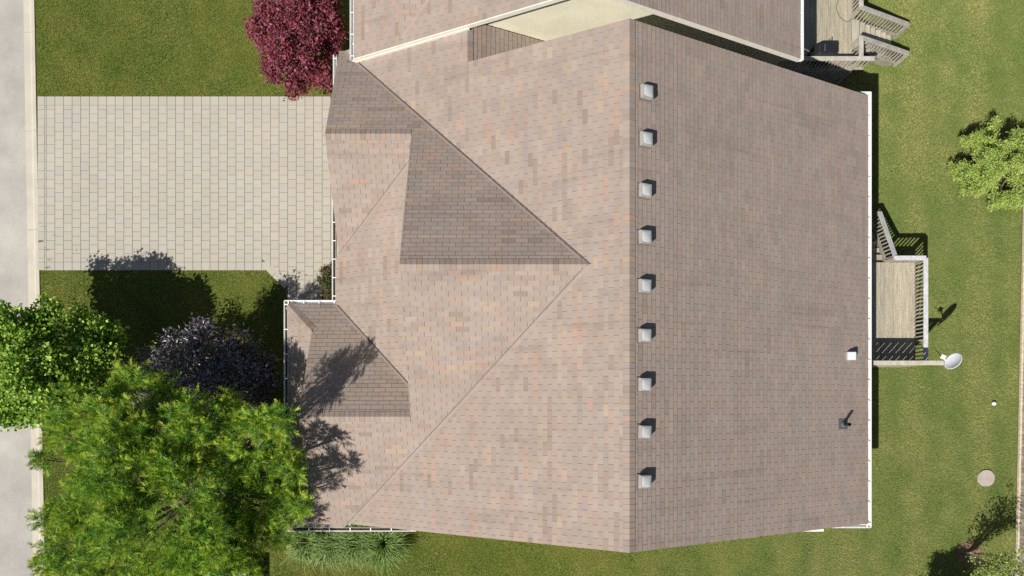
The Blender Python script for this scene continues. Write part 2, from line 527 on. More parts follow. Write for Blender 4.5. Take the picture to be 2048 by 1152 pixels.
ZE = 3.41
XR, XE, XW = 2.83, 10.71, -5.05
ZR = ZE + PT*(XR-XW)
YS, YN = -3.55, 9.33
Y1 = 3.50; YSE, YNE = -3.67, 10.67
PW1 = .504; XT = 1.90      # wing pitch and the tip of its ridge
Z1 = ZE + PW1*(Y1-YSE)
XG1, XG2, XG3 = -2.80, -5.90, -5.20
Y3 = 7.55; Z3 = Z1 - PW1*(Y3-Y1)
XPW = -5.30; XSK = -6.75
Y2N = 3.05; Y2 = (Y2N+YSE)/2; Z2 = ZE + PW1*(Y2-YSE)
va, vb = Y1-YSE, XT-XW
V1 = (va, vb, va*XT+vb*Y1); V2 = (va, -vb, va*XT-vb*Y1)
Y3S = Y3-(Z3-ZE)/PW1
V3 = (PT, -PW1, PT*XPW-PW1*Y3S); V4 = (PT, PW1, PT*XPW+PW1*Y2N)
def neg(h): return (-h[0], -h[1], -h[2])
XL = -1.21; ZL = ZR - PT*(XR-XL)

house = empty('bungalow', (2, 3, 0), 'brown shingled bungalow with nine grey roof vents along its ridge', 'house')
sE = Slope((1, 0), XR, ZR, [HP(XR, XE, YS, YN)])
sW = Slope((-1, 0), -XR, ZR, [HP(XL, XR, Y1, YN, [neg(V1)]), HP(None, XR, YS, Y1, [neg(V2)]),
                              HP(None, XL, None, 10.48, [neg(V1)]), HP(None, -4.7, 10.48, YNE, [neg(V1)])])
sL = Slope((1, 0), XL, ZL, [HP(XL, 1.6, YN-.6, 10.48)])
sN = Slope((0, 1), Y1, Z1, [HP(XG1, None, Y1, Y3, [V1]), HP(XG3, None, Y3, YNE, [V1])], PW1)
sS = Slope((0, -1), -Y1, Z1, [HP(XG1, None, Y2, Y1, [V2]), HP(XG2, None, YSE, Y2, [V2]),
                              HP(XSK, XG2, YSE, None, [(-1, 1, YSE-XSK)])], PW1)
s3 = Slope((0, -1), -Y3, Z3, [HP(XG3, XG1+.05, Y3S, Y3, [V3])], PW1)
sP = Slope((-1, 0), -XPW, ZE, [HP(XPW, XG1+.1, None, None, [neg(V3), neg(V4)])])
s2 = Slope((0, 1), Y2, Z2, [HP(XG2, XG1+.05, Y2, Y2N, [V4]), HP(XSK, XG2, None, Y2N, [(-1, -1, -(XSK+Y2N))])], PW1)
sK = Slope((-1, 0), -XSK, ZE, [HP(XSK, XG2+.06, None, None, [(1, 1, XSK+Y2N), (1, -1, XSK-YSE)])])
slopes = [sE, sW, sL, sN, sS, s3, sP, s2, sK]
roof = build_roof(house, slopes, 300)
caps(roof, (XR, YS+.02, ZR), (XR, YN-.02, ZR), (-1, 0), (1, 0))
caps(roof, (XL, YN+.02, ZL), (XL, 10.45, ZL), (-1, 0), (1, 0))
caps(roof, (XG1+.01, Y1, Z1), (XT-.03, Y1, Z1), (0, 1), (0, -1))
caps(roof, (XG3+.01, Y3, Z3), (XG1-.01, Y3, Z3), (0, 1), (0, -1))
caps(roof, (XG2+.01, Y2, Z2), (XG1-.01, Y2, Z2), (0, 1), (0, -1))
hz = ZE + PT*.85
caps(roof, (XSK+.03, Y2N-.03, ZE+.015), (XG2, Y2N-.85, hz), (.6, .8), (-.8, -.6), .15)
caps(roof, (XSK+.03, YSE+.03, ZE+.015), (XG2, YSE+.85, hz), (.6, -.8), (-.8, .6), .15)
def valley_liner(roof, slope, a, b, side, wid=.032, th=.0145, mat='underlay'):
    a, b = Vector(a), Vector(b); sd_ = Vector(side).normalized()*wid
    q = [a, b, b+sd_, a+sd_]
    if sum(q[i].x*q[(i+1) % 4].y-q[(i+1) % 4].x*q[i].y for i in range(4)) < 0: q = q[::-1]
    m1 = MB(); tp = [(p.x, p.y, slope.z(p.x, p.y)+th) for p in q]
    m1.prism(tp, [(p[0], p[1], p[2]-.02) for p in tp]); m1.build('valley_liner', M[mat], roof)
Y4G = Y2N-(XG1-XPW)*PT/PW1; Y3G = Y3S+(XG1-XPW)*PT/PW1
valley_strip(roof, sN, (XT, Y1), (XW, YNE), (-1, -1), .06, .024)
valley_strip(roof, s2, (XPW, Y2N), (XG1, Y4G), (-1, -1), .06, .024)
valley_liner(roof, sW, (XT+.02, Y1), (XW+.2, YNE-.2), (1, 1))
valley_liner(roof, sP, (XPW+.05, Y2N-.05), (XG1, Y4G), (1, 1))
valley_strip(roof, sW, (XT, Y1), (XT-(Y1-YS)*vb/va, YS), (1, -1), .09, .014, .97)
valley_liner(roof, sS, (XT-.06, Y1-.02), (XW+.05, YSE+.03), (-1, 1), .022, .019, 'grit')
valley_strip(roof, sP, (XPW, Y3S), (XG1, Y3G), (1, -1), .07, .013, .97)
valley_liner(roof, s3, (XPW+.12, Y3S+.12), (XG1-.02, Y3G), (-1, 1), .012, .018, 'grit')

# walls below
def wall_block(name, x0, x1, y0, y1, z1, mat, parent):
    m1 = MB(); m1.box(x0, x1, y0, y1, -.02, z1); return m1.build(name, mat, parent)
wall_block('wall', -4.6, 10.28, -3.2, 8.98, ZE-.12, M['brick'], house)
wall_block('wall', -4.9, -1.5, 4.75, 10.3, ZE-.11, M['brick'], house)
wall_block('wall', -6.35, -3.0, -3.25, 2.65, ZE-.13, M['brick'], house)
def gable(name, axis, pos, lo, hi, apex, ze, zr, mat, parent, th=.12):
    m1 = MB()
    tri = [(lo, ze), (hi, ze), (apex, zr)]
    if axis == 'y': a = [(u, pos, z) for u, z in tri]; b = [(u, pos+th, z) for u, z in tri]
    else: a = [(pos, u, z) for u, z in tri]; b = [(pos+th, u, z) for u, z in tri]
    m1.prism(a, b); return m1.build(name, mat, parent)
gable('gable_wall', 'y', -3.2, XW+.5, XE-.5, XR, ZE-.1, ZR-.33, M['siding'], house)
gable('gable_wall', 'y', 8.86, XW+.5, XE-.5, XR, ZE-.1, ZR-.33, M['siding'], house)
gable('gable_wall', 'x', XG1+.2, Y1-4.4, Y1+4.4, Y1, Z1-.2-4.4*PT, Z1-.2, M['siding'], house)
gable('gable_wall', 'x', XG2+.2, Y2-2.4, Y2+2.4, Y2, Z2-.2-2.4*PT, Z2-.2, M['siding'], house)
gable('gable_wall', 'x', -4.88, Y3-2.8, Y3+2.8, Y3, Z3-.2-2.8*PT, Z3-.2, M['siding'], house)
# cream box at the south gable return
m1 = MB(); m1.box(8.6, 9.55, -3.86, -3.69, 2.9, 3.05); m1.build('soffit_box', M['cream'], house)

gutter(house, [(XE+.01, YS-.12, ZE-.02), (XE+.01, YN+.12, ZE-.02)], (1, 0))
gutter(house, [(XE+.12, YS-.03, ZE-.03), (8.4, YS-.03, ZE-.03)], (0, -1))
gutter(house, [(8.9, YN+.02, ZE-.03), (XE+.12, YN+.02, ZE-.03)], (0, 1))
gutter(house, [(XPW-.01, Y2N+.13, ZE-.02), (XPW-.01, 6.2, ZE-.02)], (-1, 0), step=.58, litter_shade=True)
gutter(house, [(XSK-.11, Y2N+.01, ZE-.02), (XPW+.06, Y2N+.01, ZE-.02)], (0, 1), step=.45)
gutter(house, [(XSK-.01, YSE-.11, ZE-.02), (XSK-.01, Y2N+.11, ZE-.02)], (-1, 0), step=.7, litter_shade=True)
gutter(house, [(XSK-.11, YSE-.01, ZE-.02), (-2.9, YSE-.01, ZE-.02)], (0, -1), step=.6, litter_shade=True)
gutter(house, [(XG3-.10, 8.9, ZE-.1), (XG3-.10, YNE-.05, ZE-.1)], (-1, 0), step=.7)
# little roof returns under the rakes at the back corners
for (xa, xb, ya, yb) in ((8.45, XE, YS, YS-.02),):
    pass

# roof vents
vent_y = [181, 276, 379, 472, 570, 669, 767, 862, 961]
slope_rot = Matrix.Rotation(math.atan(PT), 4, 'Y')
def frustum(mb_, w0, w1, z0, z1, m=0, col=(1, 1, 1)):
    a = [(-w1, -w1, z1), (w1, -w1, z1), (w1, w1, z1), (-w1, w1, z1)]
    b = [(-w0, -w0, z0), (w0, -w0, z0), (w0, w0, z0), (-w0, w0, z0)]
    mb_.prism(a, b, col, m)
hood = MB(); frustum(hood, .165, .155, .06, .17)
hood_me = None
flange = MB(); frustum(flange, .185, .18, .0, .016)
neck = MB(); frustum(neck, .13, .13, .016, .08)
def dome_mesh():
    m1 = MB(); n = 8; w_ = .147
    for i in range(n+1):
        for j in range(n+1):
            u, v = i/n*2-1, j/n*2-1
            e = max(abs(u), abs(v))
            m1.v.append((u*w_, v*w_, .172 + .022*(1-u*u)*(1-v*v) + (.0 if e < .99 else -.008)))
    for i in range(n):
        for j in range(n):
            a = i*(n+1)+j; m1.face((a, a+n+1, a+n+2, a+1))
    return m1.mesh('hood_dome', True)
dome_me = dome_mesh(); dome_me.materials.append(M['vent'])
hood_me = hood.mesh('hood'); hood_me.materials.append(M['ventrim'])
fl_me = flange.mesh('flange'); fl_me.materials.append(M['shingle'])
nk_me = neck.mesh('neck'); nk_me.materials.append(M['lead'])
for c in fl_me.color_attributes['Col'].data: c.color = (.22, .18, .16, 1)
for i, py in enumerate(vent_y):
    px = [1293, 1291.5, 1289.5, 1289, 1288.5, 1288.5, 1288.5, 1288.5, 1288.5][i] - 3
    zz = ZR - PT*.34
    p = P(px, py+2, zz+.1); p.z = ZR - PT*(p.x-XR) + .012
    v = bpy.data.objects.new('roof_vent', hood_me); COL.objects.link(v)
    v.parent = house; v.matrix_local = Matrix.Translation(p - Vector(house.location)) @ slope_rot @ Matrix.Rotation(math.radians(random.uniform(-2.5, 2.5)), 4, 'Z')
    bevel(v, .012, 2)
    for nm, me in (('flange', fl_me), ('neck', nk_me), ('dome', dome_me)):
        c = bpy.data.objects.new(nm, me); COL.objects.link(c); c.parent = v
# box vent and plumbing pipe
p = P(1701, 712, 3.85); p.z = sE.z(p.x, p.y) + .01
m1 = MB(); frustum(m1, .12, .115, 0, .16)
o = link_mesh('exhaust_vent', m1.mesh('exhaust_vent'), M['white'], house, loc=p - Vector(house.location)); bevel(o, .01); o.data.materials[0] = M['dish']
m1 = MB(); m1.box(.118, .15, -.10, .10, .03, .13); link_mesh('vent_flap', m1.mesh('vent_flap'), M['lead'], o, loc=(0, 0, 0))
p = P(1685, 848, 3.9); p.z = sE.z(p.x, p.y)
m1 = MB(); q = [(-.17, -.15), (.17, -.15), (.17, .15), (-.17, .15)]
m1.prism([(a, b, -PT*a+.022) for a, b in q], [(a, b, -PT*a-.01) for a, b in q])
m1.tube([(0, 0, -.02), (0, 0, .12)], [.11, .062], 14)
o = link_mesh('pipe_flashing', m1.mesh('pipe_flashing'), M['lead'], house, loc=p - Vector(house.location))
m1 = MB(); m1.tube([(0, 0, 0), (0, 0, .40), (0, 0, .40), (0, 0, .2)], [.05, .05, .04, .04], 14); link_mesh('pipe', m1.mesh('pipe', False), M['black'], o, loc=(0, 0, 0))

# ------------------------------------------------------------------ neighbouring house
nb = empty('neighbouring_house', (2, 13, 0), 'neighbouring brown shingled house with cream siding gable and white eaves', 'house')
nZE = 3.80; nXW, nXE, nXR = -4.67, 8.50, 1.92; nYS = 10.24
nZR = nZE + PT*(nXR-nXW)
wgX, wgY = -3.18, 10.45
nW = Slope((-1, 0), -nXR, nZR, [HP(nXW, nXR, nYS, wgY), HP(nXW, wgX+.05, wgY, 22), HP(None, nXR, wgY, 22, [(-1, 1, -(wgX-wgY))])])
nE = Slope((1, 0), nXR, nZR, [HP(nXR, nXE, nYS, 22)])
wz = nW.z(wgX, wgY)
nG = Slope((0, -1), -wgY, wz, [HP(wgX, None, wgY, 16, [(1, -1, wgX-wgY)])])
roof2 = build_roof(nb, [nW, nE, nG], 300)
caps(roof2, (nXR, nYS+.02, nZR), (nXR, 16, nZR), (-1, 0), (1, 0))
valley_strip(roof2, nW, (wgX, wgY), (wgX+2.5, wgY+2.5), (1, -1), .09, .016, 1.0)
# rake boards
for (xa, xb, za, zb) in ((nXW, nXR, nZE, nZR), (nXR, nXE, nZR, nZE)):
    m1 = MB(); y0, y1 = nYS-.03, nYS-.001
    t = [(xa, y0, za+.01), (xb, y0, zb+.01), (xb, y0, zb-.15), (xa, y0, za-.15)]
    m1.prism([(x, y0, z) for x, y, z in t], [(x, y1, z) for x, y, z in t]); m1.build('rake_board', M['rake'], nb)
    m1 = MB(); t = [(xa, nYS, za-.131), (xb, nYS, zb-.131), (xb, 10.5, zb-.131), (xa, 10.5, za-.131)]
    m1.prism([tuple(p) for p in t], [(x, y, z-.03) for x, y, z in t]); m1.build('soffit', M['cream'], nb)
# thicker frieze near the front corner
m1 = MB(); xa, xb = nXW, -1.15; za, zb = nW.z(xa, 0), nW.z(xb, 0)
t = [(xa, za-.10), (xb, zb-.10), (xb, zb-.30), (xa, za-.30)]
m1.prism([(x, nYS-.05, z) for x, z in t], [(x, nYS-.032, z) for x, z in t]); m1.build('rake_frieze', M['rake'], nb)
gutter(nb, [(nXW-.01, nYS-.02, nZE-.02), (nXW-.01, 22, nZE-.02)], (-1, 0))
gutter(nb, [(nXE+.01, nYS-.02, nZE-.02), (nXE+.01, 22, nZE-.02)], (1, 0))
m1 = MB(); m1.tube([(nXW-.07, nYS+.5, nZE-.1), (nXW-.07, nYS+.5, nZE-.3), (nXW+.3, nYS+.55, nZE-.6), (nXW+.32, nYS+.55, .1)], .045, 8)
m1.build('downspout', M['white'], nb)
wall_block('wall', -4.3, 8.2, 10.56, 21, nZE-.12, M['siding'], nb)
gable('gable_wall', 'y', 10.56, nXW+.5, nXE-.5, nXR, nZE-.15, nZR-.42, M['siding'], nb)
# lapped siding on the south gable wall
m1 = MB(); z = .1; ex = .115
while z < nZR-.4:
    zt = z+ex; half = (nZR-.20-zt)/PT if zt > nZE-.2 else 6.5
    half = min(half, 6.5)
    if half > .1:
        x0, x1 = nXR-half, nXR+half; x0 = max(x0, -4.31); x1 = min(x1, 8.21)
        q = [(x0, 10.535, z), (x1, 10.535, z), (x1, 10.552, zt+.01), (x0, 10.552, zt+.01)]
        m1.prism(q, [(x, y+.012, zz_) for x, y, zz_ in q], bottom=False)
    z += ex
m1.build('siding_boards', M['siding'], nb, kind='stuff')

# ------------------------------------------------------------------ decks
def wood(k=1.0, grey=0.0):
    b = random.uniform(.86, 1.14)*k
    w_ = (.385, .345, .262); g_ = (.38, .365, .33)
    return tuple((w_[i]*(1-grey)+g_[i]*grey)*b for i in range(3))

def board_run(parent, x0, x1, y0, y1, z, wid=.14, gap=.006, th=.035, name='deck_board'):
    x = x0; 
    while x < x1-.03:
        xe = min(x+wid, x1); m1 = MB(); c = wood()
        m1.box(x+gap/2, xe-gap/2, y0, y1, z-th, z+random.uniform(-.0015, .0015), c); m1.build(name, M['deckwood'], parent); x += wid

def picket_rail(parent, a, b, z0, z1, spacing=.125, capk=1.05, cap_w=.145, grey=.7, pw=.038, cap=True, capname='handrail', zb=None):
    """a,b plan ends; z0,z1 heights (bottom rail, cap top) given as pairs at a and b"""
    a, b = Vector((a[0], a[1], 0)), Vector((b[0], b[1], 0)); L = (b-a).length; d = (b-a)/L
    up = Vector((0, 0, 1))
    if cap:
        m1 = MB(); m1.bar(a+up*(z1[0]-.019)-d*.03, b+up*(z1[1]-.019)+d*.03, cap_w, .038, tuple(capk*v for v in ((.40, .375, .33) if capk < 1.2 else (.42, .42, .425)))); bevel(m1.build(capname, M['greywood'], parent), .005)
    m1 = MB(); m1.bar(a+up*(z1[0]-.08), b+up*(z1[1]-.08), .04, .085, wood(.95, grey)); m1.build('top_rail', M['greywood'], parent)
    m1 = MB(); m1.bar(a+up*(z0[0]+.05), b+up*(z0[1]+.05), .04, .085, wood(.95, grey)); m1.build('bottom_rail', M['greywood'], parent)
    n = int(L/spacing)
    for i in range(n):
        t = (i+.5)/n; p = a + (b-a)*t; zb_ = z0[0]*(1-t)+z0[1]*t; zt = z1[0]*(1-t)+z1[1]*t-.04
        m1 = MB(); c = wood(1, grey*.8); m1.box(p.x-pw/2, p.x+pw/2, p.y-pw/2, p.y+pw/2, zb_, zt, c); m1.build('baluster', M['greywood'], parent)

def post(parent, x, y, z0, z1, wd=.09):
    m1 = MB(); m1.box(x-wd/2, x+wd/2, y-wd/2, y+wd/2, z0, z1, wood(.95, .6)); m1.build('post', M['greywood'], parent)

ZD = 1.25
deck = empty('back_deck', (12, 3, 0), 'small wooden back deck with pale handrails beside the bungalow eave', 'deck')
DX0, DX1, DY0, DY1 = 10.30, 13.40, 1.42, 4.76
board_run(deck, DX0, DX1, DY0, DY1, ZD)
m1 = MB(); c = wood(.9, .4)
m1.box(DX1-.04, DX1, DY0, DY1, ZD-.24, ZD-.037, c); m1.build('rim_joist', M['greywood'], deck)
m1 = MB(); m1.box(DX0, DX1-.041, DY1-.04, DY1, ZD-.24, ZD-.037, wood(.9, .4)); m1.build('rim_joist', M['greywood'], deck)
m1 = MB(); m1.box(DX0, DX1-.041, DY0, DY0+.04, ZD-.24, ZD-.037, wood(.9, .4)); m1.build('rim_joist', M['greywood'], deck)
ZC = 1.82
picket_rail(deck, (DX1+.03, DY0+.02), (DX1+.03, DY1), (ZD-.15, ZD-.15), (ZC, ZC), capk=1.25)
picket_rail(deck, (12.46, DY1+.03), (DX1+.0, DY1+.03), (ZD-.15, ZD-.15), (ZC+.002, ZC+.002), capk=1.25)
for (x, y) in ((DX1+.03, DY1+.03), (12.46, DY1+.03)): post(deck, x, y, -.02, ZC-.04)
post(deck, DX1-.05, DY0+.3, -.02, ZD-.04)
# stairs going north between the wall and the deck rail
picket_rail(deck, (12.46, DY1+.06), (12.48, 6.55), (ZD-.1, .12), (ZC, .80), capk=1.25)
post(deck, 12.48, 6.55, -.02, .78)
for k in range(6):
    m1 = MB(); y0 = DY1+.02 + k*.265; z = ZD-.18*(k+1)
    m1.box(11.35, 12.40, y0, y0+.275, z-.04, z, wood(.9, .4)); m1.build('stair_tread', M['greywood'], deck)
for xs in (11.33, 12.415):
    m1 = MB(); m1.bar((xs, DY1, ZD-.16), (xs, DY1+1.65, -.02), .04, .24, wood(.85, .4)); m1.build('stringer', M['greywood'], deck)
# privacy screen on the south side
ZS = 2.55
YSC = 1.34
nbd = 14; x0 = DX0+.05; x1 = 13.52; wdt = (x1-x0)/nbd
for i in range(nbd):
    m1 = MB(); gx = .032
    m1.box(x0+i*wdt+gx/2, x0+(i+1)*wdt-gx/2, YSC-.009, YSC+.009, .15, ZS-.04, wood(1.05, .25)); m1.build('screen_board', M['greywood'], deck)
for zz in (ZS-.09, ZD+.5, .45):
    m1 = MB(); m1.box(x0, x1, YSC+.013, YSC+.05, zz-.045, zz+.045, wood(1, .3)); m1.build('screen_rail', M['greywood'], deck)
m1 = MB(); m1.box(x0-.05, x1+.06, YSC-.075, YSC+.07, ZS-.038, ZS, wood(1.15, .25)); bevel(m1.build('screen_cap', M['greywood'], deck), .005)

deck2 = empty('neighbour_deck', (10, 13, 0), 'weathered wooden deck with stairs at the back of the neighbouring house', 'deck')
EX0, EX1, EY0, EY1 = 8.22, 11.32, 11.20, 15.5
board_run(deck2, EX0, EX1, EY0+.0, EY1, ZD)
m1 = MB(); m1.box(EX0, EX1-.041, EY0-.045, EY0-.002, ZD-.24, ZD, wood(.9, .3)); m1.build('rim_joist', M['greywood'], deck2)
m1 = MB(); m1.box(EX1-.04, EX1, EY0, EY1, ZD-.24, ZD-.037, wood(.9, .3)); m1.build('rim_joist', M['greywood'], deck2)
ZC2 = 1.88
picket_rail(deck2, (EX0+.1, EY0+.03), (EX1+.38, EY0+.03), (ZD-.1, ZD-.1), (ZC2, ZC2), grey=.45)
picket_rail(deck2, (EX1-.02, EY0+.12), (EX1-.02, EY0+.72), (ZD-.1, ZD-.1), (ZC2+.002, ZC2+.002), grey=.45)
picket_rail(deck2, (EX1-.02, EY0+1.74), (EX1-.02, EY1), (ZD-.1, ZD-.1), (ZC2+.002, ZC2+.002), grey=.45)
# slatted skirt below the south rail
n = 22
for i in range(n):
    m1 = MB(); xx = EX0+.1 + (EX1-EX0-.1)*(i+.5)/n
    m1.bar((xx-.10, EY0-.06, .0), (xx+.05, EY0-.06, ZD-.1), .085, .02, wood(.9, .5), up=(0, 1, 0)); m1.build('skirt_slat', M['greywood'], deck2)
for (x, y) in ((EX1-.02, EY0+.03), (EX1-.02, EY0+.73), (EX1-.02, EY0+1.71), (EX0+.15, EY0+.03)): post(deck2, x, y, -.02, ZC2-.04)
SX = EX1+.02
for k in range(7):
    m1 = MB(); xa = SX + k*.262; z = ZD - .155*(k+1)+.06
    m1.box(xa, xa+.262, EY0+.76, EY0+1.68, z-.04, z, wood(1.05, .2)); m1.build('stair_tread', M['deckwood'], deck2)
    m1 = MB(); m1.box(xa+.235, xa+.255, EY0+.76, EY0+1.68, z-.20, z-.041, wood(.8, .4)); m1.build('stair_riser', M['greywood'], deck2)
for yy in (EY0+.73, EY0+1.71):
    picket_rail(deck2, (EX1-.02, yy), (13.42, yy), (ZD-.2, .10), (ZC2, .84), grey=.45)
    m1 = MB(); m1.bar((EX1, yy, ZD-.16), (13.2, yy, .0), .04, .24, wood(.9, .3)); m1.build('stringer', M['greywood'], deck2)
    post(deck2, 13.42, yy, -.02, .80)

# covered barbecue on the neighbour's deck
bx, by = 10.16, EY0+.30
bq = empty('barbecue', (bx, by, ZD), 'barbecue under a black fitted cover on the neighbouring deck', 'barbecue')
m1 = MB(); prof = [(-.37, .0), (.37, .0), (.37, .50), (.28, .74), (-.26, .74), (-.37, .58)]
a = [(x, -.19, z) for x, z in prof]; b = [(x, .19, z) for x, z in prof]
m1.prism([(bx+x, by+y, ZD+.0+z) for x, y, z in a], [(bx+x, by+y, ZD+z) for x, y, z in b])
bevel(m1.build('cover', M['black'], bq), .05, 3)
m1 = MB(); m1.tube([(bx-.1, by-.1, ZD+.76), (bx-.1, by+.1, ZD+.77), (bx-.1, by+.22, ZD+.55)], .012, 6); m1.build('strap', M['lead'], bq)
m1 = MB(); m1.tube([(bx+.12, by+.18, ZD+.6), (bx+.12, by+.36, ZD+.62)], .018, 6); m1.build('handle', M['black'], bq)
# hose
m1 = MB(); ctl = [P(a, b, ZD+.016) for a, b in ((1681, -14), (1675, 4), (1673, 16), (1676, 28), (1683, 37), (1692, 43), (1699, 42), (1704, 34), (1706, 20), (1705, 2), (1700, -14))]
pts = []
for i in range(len(ctl)-1):
    p0, p1, p2, p3 = ctl[max(i-1, 0)], ctl[i], ctl[i+1], ctl[min(i+2, len(ctl)-1)]
    for k in range(4):
        t = k/4; pts.append(.5*((2*p1) + (p2-p0)*t + (2*p0-5*p1+4*p2-p3)*t*t + (3*p1-p0-3*p2+p3)*t*t*t))
m1.tube(pts, .013, 6); m1.build('garden_hose', M['rubber'], label='grey garden hose lying in a loop on the neighbouring deck', cat='hose')

# satellite dish bolted to the screen end
dpos = P(1906, 722, 2.95)
dish = empty('satellite_dish', (13.62, YSC, ZS), 'white satellite dish fixed at the end of the deck screen', 'satellite dish')
nrm = Vector((-.875, .408, .259)).normalized(); ref = Vector((0, 0, 1)); ax = nrm.cross(ref).normalized(); ay = ax.cross(nrm).normalized()
m1 = MB(); R0 = .28; rings = 7; seg = 32
m1.v.append(tuple(dpos - nrm*.07))
for r in range(1, rings+1):
    rr = R0*r/rings
    for k in range(seg):
        th = 2*math.pi*k/seg
        m1.v.append(tuple(dpos + ax*math.cos(th)*rr*1.0 + ay*math.sin(th)*rr*1.08 - nrm*.07*(1-(r/rings)**2)))
for k in range(seg): m1.face((0, 1+k, 1+(k+1) % seg))
for r in range(rings-1):
    for k in range(seg):
        a = 1+r*seg+k; b = 1+r*seg+(k+1) % seg; m1.face((a, a+seg, b+seg, b))
o = m1.build('reflector', M['dish'], dish, smooth=True)
sm = o.modifiers.new('thickness', 'SOLIDIFY'); sm.thickness = .012
low = dpos - ay*R0*1.05
lnb = P(1885.5, 713.5, 2.86)
m1 = MB(); m1.bar(low - nrm*.03, lnb + Vector((.03, -.02, -.02)), .035, .03); m1.build('arm', M['white'], dish)
m1 = MB(); dd = (dpos-lnb).normalized(); m1.bar(lnb - dd*.06, lnb + dd*.08, .12, .10); bevel(m1.build('receiver', M['white'], dish), .01)
m1 = MB(); m1.tube([(13.57, YSC, ZS-.3), (13.64, YSC, ZS-.05), (13.66, YSC, ZS+.1), tuple(dpos - nrm*.09)], .022, 10); m1.build('mast', M['white'], dish)
m1 = MB(); m1.tube([tuple(lnb - dd*.06), tuple(lnb + Vector((-.06, .12, -.1))), tuple(lnb + Vector((-.03, .25, -.3)))], .01, 6); m1.build('cable', M['black'], dish)

# ------------------------------------------------------------------ fence, stones, cabinet
fence = empty('board_fence', (17.8, 3, 0), 'grey weathered board fence along the right edge of the back lawn', 'fence')
def fx(Y): return 17.76 + .0215*(Y-1.0)
y = -9.0
while y < 16.5:
    m1 = MB(); g_ = random.uniform(.75, 1.2); c = (.33*g_, .305*g_, .25*g_)
    m1.box(fx(y)+.07, fx(y)+.095, y+.004, y+.141, .04, 1.62+random.uniform(-.01, .01), c); m1.build('fence_board', M['fence'], fence); y += .145
for zz, nm in ((.10, 'bottom_rail'), (1.35, 'top_rail')):
    y = -9.0
    while y < 16:
        m1 = MB(); y1 = y+2.43; c = (.55, .47, .36)
        m1.bar((fx(y)+.03, y+.005, zz), (fx(y1)+.03, y1-.005, zz), .07, .09, c); m1.build(nm, M['fence'], fence)
        if zz < .5:
            m2 = MB(); m2.box(fx(y)+.1, fx(y)+.19, y-.045, y+.045, -.02, 1.7, (.36, .32, .26)); m2.build('fence_post', M['fence'], fence)
        y = y1

def disc(name, c, r, h, mat, n=28, wob=.02, **kw):
    m1 = MB(); rr = [r*(1+random.uniform(-wob, wob)) for _ in range(n)]
    top = [(c[0]+rr[k]*.96*math.cos(2*math.pi*k/n), c[1]+rr[k]*.96*math.sin(2*math.pi*k/n), h) for k in range(n)]
    bot = [(c[0]+rr[k]*math.cos(2*math.pi*k/n), c[1]+rr[k]*math.sin(2*math.pi*k/n), -.03) for k in range(n)]
    m1.prism(top, bot); return m1.build(name, mat, **kw)
p = P(1972, 956); disc('stepping_stone', p, .30, .035, M['stone'], label='round pale stone disc set in the back lawn', cat='stone')
p = P(1986, 807)
m1 = MB(); n = 10
for i in range(7):
    ph = math.pi*i/6
    for k in range(n): m1.v.append((p.x+.075*math.sin(ph)*math.cos(2*math.pi*k/n), p.y+.075*math.sin(ph)*math.sin(2*math.pi*k/n), .05+.07*math.cos(ph)))
for i in range(6):
    for k in range(n): m1.face((i*n+k, (i+1)*n+k, (i+1)*n+(k+1) % n, i*n+(k+1) % n))
m1.build('ball', M['white'], smooth=True, label='small white ball lying on the back lawn', cat='ball')
p = P(1940, 1108); disc('mulch_ring', (p.x, p.y), .46, -.012, M['mulch'], wob=.12, kind='structure', label='brown mulch ring round the foot of the sapling')
# green utility cabinet under the trees
p = P(466, 1172, .8)
cab = empty('utility_cabinet', (p.x, p.y, 0), 'pale teal metal utility cabinet half hidden under the big tree', 'cabinet')
m1 = MB(); m1.box(p.x-.42, p.x+.42, p.y-.4, p.y+.4, -.02, .72); bevel(m1.build('body', M['teal'], cab), .01)
m1 = MB(); m1.box(p.x-.46, p.x-.012, p.y-.44, p.y+.44, .722, .80); bevel(m1.build('lid', M['teal'], cab), .012)
m1 = MB(); m1.box(p.x+.012, p.x+.46, p.y-.44, p.y+.44, .722, .80); bevel(m1.build('lid', M['teal'], cab), .012)

# ------------------------------------------------------------------ planting helpers
def unit(a): return a/np.maximum(np.linalg.norm(a, axis=1, keepdims=True), 1e-6)

def lobe_points(lobes, dens, shell=.5, sub=9):
    """points gathered in lumps round the given spheres; returns points, outward direction"""
    P_, O_, L_ = [], [], []
    for i, (c, r) in enumerate(lobes):
        subs = [(np.array(c), r*.72, dens*.45)]
        for k in range(sub):
            d = rng.normal(size=3); d[2] = abs(d[2])*.9 - .25; d /= np.linalg.norm(d)
            rr = r*rng.uniform(.22, .46); subs.append((np.array(c) + d*r*rng.uniform(.6, .98)*np.array([1, 1, .85]), rr, dens*1.35))
        for (cc_, r_, de) in subs:
            n = max(2, int(de*r_**2.3)); d = unit(rng.normal(size=(n, 3)))
            rad = r_*(shell + (1-shell)*rng.random(n)**.7)*(1+.14*rng.normal(size=n))
            P_.append(cc_ + d*rad[:, None]*np.array([1, 1, .85]))
            o = unit(P_[-1] - np.array(c)); O_.append(unit(o + d*.6)); L_.append(np.full(n, i))
    return np.concatenate(P_), np.concatenate(O_), np.concatenate(L_)

